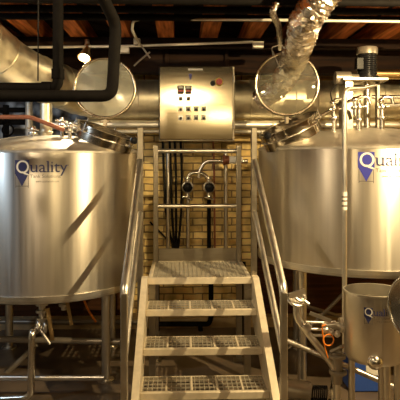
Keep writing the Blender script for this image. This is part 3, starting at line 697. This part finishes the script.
# low black heating pipe behind the stairs
b = MB(); b.tube([P(157, 285, 5.85), P(157, 360, 5.85)], .028, 14); b.tube([P(157, 324, 5.85), P(209, 324, 5.85), P(211, 318, 5.85), P(211, 262, 5.85)], .026, 16, .06)
b.tube([P(243, 262, 5.85), P(243, 356, 5.85)], .03, 14); b.tube([P(200, 322, 5.85), P(203, 356, 5.85)], .024, 14); 
o = b.build('heating_pipe', M['black_pipe']); tag(o, 'black pipework seen between the stair treads in front of the wall foot', 'pipe')

# dark frame by the stone at the left
b = MB(); b.beam(P(-10, 110, 5.7), P(28, 110, 5.7), .03, .05); b.beam(P(6, 105, 5.7), P(6, 150, 5.7), .05, .05, (1, 0, 0)); b.beam(P(-10, 122, 5.7), P(28, 122, 5.7), .03, .06)
b.torus(P(8, 130, 5.6), (0, 1, 0), .055, .01, 24, 8); b.torus(P(0, 117, 5.6), (0, 1, 0), .05, .01, 24, 8)
o = b.build('valve_rack', M['black_pipe']); tag(o, 'dark pipe frame with handwheels in front of pale stone at the left edge', 'pipe frame')
pipe('grey_pipe', [P(29, 100, 5.6), P(29, 160, 5.6)], .035, M['conduit'], 'upright pale grey pipe behind the left dome at the stone')

# ---------------------------------------------------------------- grant vessel lower right
gx = P(374, 300, 3.52); GR = .184; gz0, gz1 = .545, .965
gr = thing('grant_vessel', 'small open steel vessel with company logo on thin legs in front of the right tank', 'vessel', (gx.x, gx.y, 0))
b = MB(); b.lathe([(0, gz0-.02), (GR*.6, gz0-.015), (GR*.92, gz0+.0), (GR, gz0+.03), (GR, gz1-.008), (GR+.005, gz1-.004), (GR+.005, gz1+.004), (GR-.004, gz1+.004), (GR-.005, gz0+.04), (0, gz0)], (gx.x, gx.y, 0), seg=72); gs = b.build('vessel_body', M['steel'], gr)
logo(gr, gx.x, gx.y, GR, face_angle(gx.x, gx.y, GR, 364), EYE+(HY-308)/F*3.35, .052, M['navy'], M['navy'])
b = MB(); b.box((gx.x-.012, gx.y-GR-.0015, gz0+.04), (gx.x-.009, gx.y-GR+.0, gz1-.01)); b.build('seam', M['steel'], gr)
for a in (-1.35, -.55, .9, 2.6):
    b = MB(); xx, yy = gx.x+.14*math.cos(a), gx.y+.14*math.sin(a); b.cyl((xx, yy, 0), (xx, yy, gz0), .021, 20); b.build('leg', M['steel'], gr)
b = MB(); c = Vector((gx.x-.05, gx.y-.165, gz0+.03)); b.ball(c, .046, 24); b.cyl(c, c+Vector((0, .05, 0)), .03, 20); b.torus(c, (0, 1, 0), .04, .008, 24, 8); b.build('drain_ball', M['polish'], gr)
lidc = P(420, 309, 3.18)
b = MB(); nn = Vector((-.8, -.6, .05)); b.torus(lidc, nn, .198, .012, 56, 10); b.lathe([(0, -.05), (.09, -.044), (.16, -.02), (.198, 0), (.198, .004), (.16, -.012), (0, -.044)], lidc, nn, 56)
ld = b.build('vessel_lid', M['polish'], gr)
# valve cluster in front-left of the vessel
vc = thing('valve_assembly', 'steel butterfly valve assembly with orange cord loop left of the small vessel', 'valve', tuple(P(320, 330, 3.6)))
D = 3.6
b = MB(); b.tube([P(298, 302, D), P(296, 316, D), P(306, 331, D), P(326, 356, D), P(337, 372, D), P(337, 420, D)], .023, 16, .07); b.build('valve_pipe', M['rail'], vc)
b = MB(); q = P(296, 301, D); b.torus(q, (.2, -.5, 1), .046, .011, 28, 8); b.torus(q+Vector((.02, -.02, .035)), (.3, -.6, .8), .036, .010, 28, 8); b.lathe([(0, -.012), (.045, -.012), (.045, .0), (0, .0)], q, (.2, -.5, 1), 28); b.cyl(q+Vector((.03, -.03, .02)), q+Vector((.075, -.05, -.01)), .011, 12)
b.build('open_ferrule', M['rail'], vc)
b = MB(); b.beam(P(289, 296, D-.05), P(305, 291, D-.05), .035, .012, (0, 1, .3)); b.build('wing_nut', M['rail'], vc)
b = MB()
for dy in (322, 329, 335): b.cyl(P(306, dy, D), P(333, dy+1, D), .009, 12)
b.cyl(P(303, 324, D), P(308, 330, D), .035, 20); b.cyl(P(322, 326, D-.02), P(336, 324, D-.02), .022, 18)
for px, py in ((326, 330), (331, 332), (337, 334), (343, 327)): b.ball(P(px, py, D-.05), .022, 14)
b.cyl(P(333, 326, D), P(346, 325, D), .024, 16); tri_clamp(b, P(341, 325, D), (1, 0, 0), .03)
b.build('actuator', M['rail'], vc)
b = MB(); b.beam(P(310, 313, D-.06), P(331, 321, D-.06), .012, .022, (0, 0, 1)); b.build('valve_lever', M['rail'], vc)
b = MB(); b.torus(P(328.5, 340, D-.09), (.1, -1, .1), .034, .0045, 28, 8); b.tube([P(322, 326, D-.09), P(323, 336, D-.09), P(325, 348, D-.09), P(328, 358, D-.09)], .004, 8, .03); b.tube([P(322, 326, D-.09), P(326, 325, D-.09)], .006, 8)
b.build('cord_loop', M['orange'], vc)
b = MB(); b.cyl(P(337, 352, D), P(337, 352, D)+Vector((0, 0, -.2)), .034, 20); tri_clamp(b, P(337, 356, D), (0, 0, 1), .036); tri_clamp(b, P(338, 372, D), (0, 0, 1), .036); b.cyl(P(330, 352, D), P(346, 345, D), .012); b.build('lower_valve', M['stain'], vc)

pipe('slanting_pipe', [P(280, 338, 4.1), P(335, 361, 3.95), P(360, 372, 3.9), P(420, 398, 3.8)], .020, M['steel'], 'slanting steel pipe low on the right, passing behind the small vessel legs')
pipe('cross_brace', [P(286, 352, 5.3), P(345, 292, 5.3)], .018, M['stain'], 'dark diagonal brace in the shadow under the right tank')
pipe('cross_brace', [P(286, 300, 5.4), P(345, 318, 5.4)], .018, M['stain'], 'dark level brace in the shadow under the right tank')
b = MB(); c = P(366, 372, 4.3); b.bbox((c.x-.12, c.y, 0), (c.x+.12, c.y+.22, .34), .01); o = b.build('storage_box', M['bluebin']); tag(o, 'blue box on the floor behind the small vessel legs', 'box')
bx = MB(); bx.bbox((c.x+.0, c.y-.003, .13), (c.x+.11, c.y-.0005, .24), .001); bx.build('paper_label', M['white'], o)
# pump at the bottom right
pm = thing('pump', 'grey electric pump on the floor right of the stair railing', 'pump', tuple(P(300, 400, 3.9)*Vector((1, 1, 0)) if False else (P(302, 400, 3.9).x, P(302, 400, 3.9).y, 0)))
c = P(300, 392, 3.9)
b = MB(); b.lathe([(0, -.17), (.06, -.165), (.078, -.15), (.08, .05), (.075, .07), (0, .07)], c+Vector((0, 0, 0)), (1, -.15, -.12), 32); b.build('motor', M['stain'], pm)
b = MB()
for k in range(7): b.torus(c+Vector((.09+k*.014, -.013-k*.002, -.012)), (1, -.15, -.12), .058, .006, 28, 6)
b.build('cooling_fins', M['black'], pm)
b = MB(); b.lathe([(0, 0), (.07, 0), (.09, .02), (.09, .05), (0, .06)], c+Vector((.20, -.03, -.03)), (1, -.15, -.12), 32); b.cyl(c+Vector((.23, -.035, 0)), c+Vector((.23, -.035, .14)), .025); b.build('pump_head', M['polish'], pm)
b = MB(); b.bbox((c.x-.12, c.y-.07, 0), (c.x+.2, c.y+.07, c.z-.07)); b.build('pump_base', M['black_pipe'], pm)

for o in bpy.data.objects:
    if '_base' in o: del o['_base']
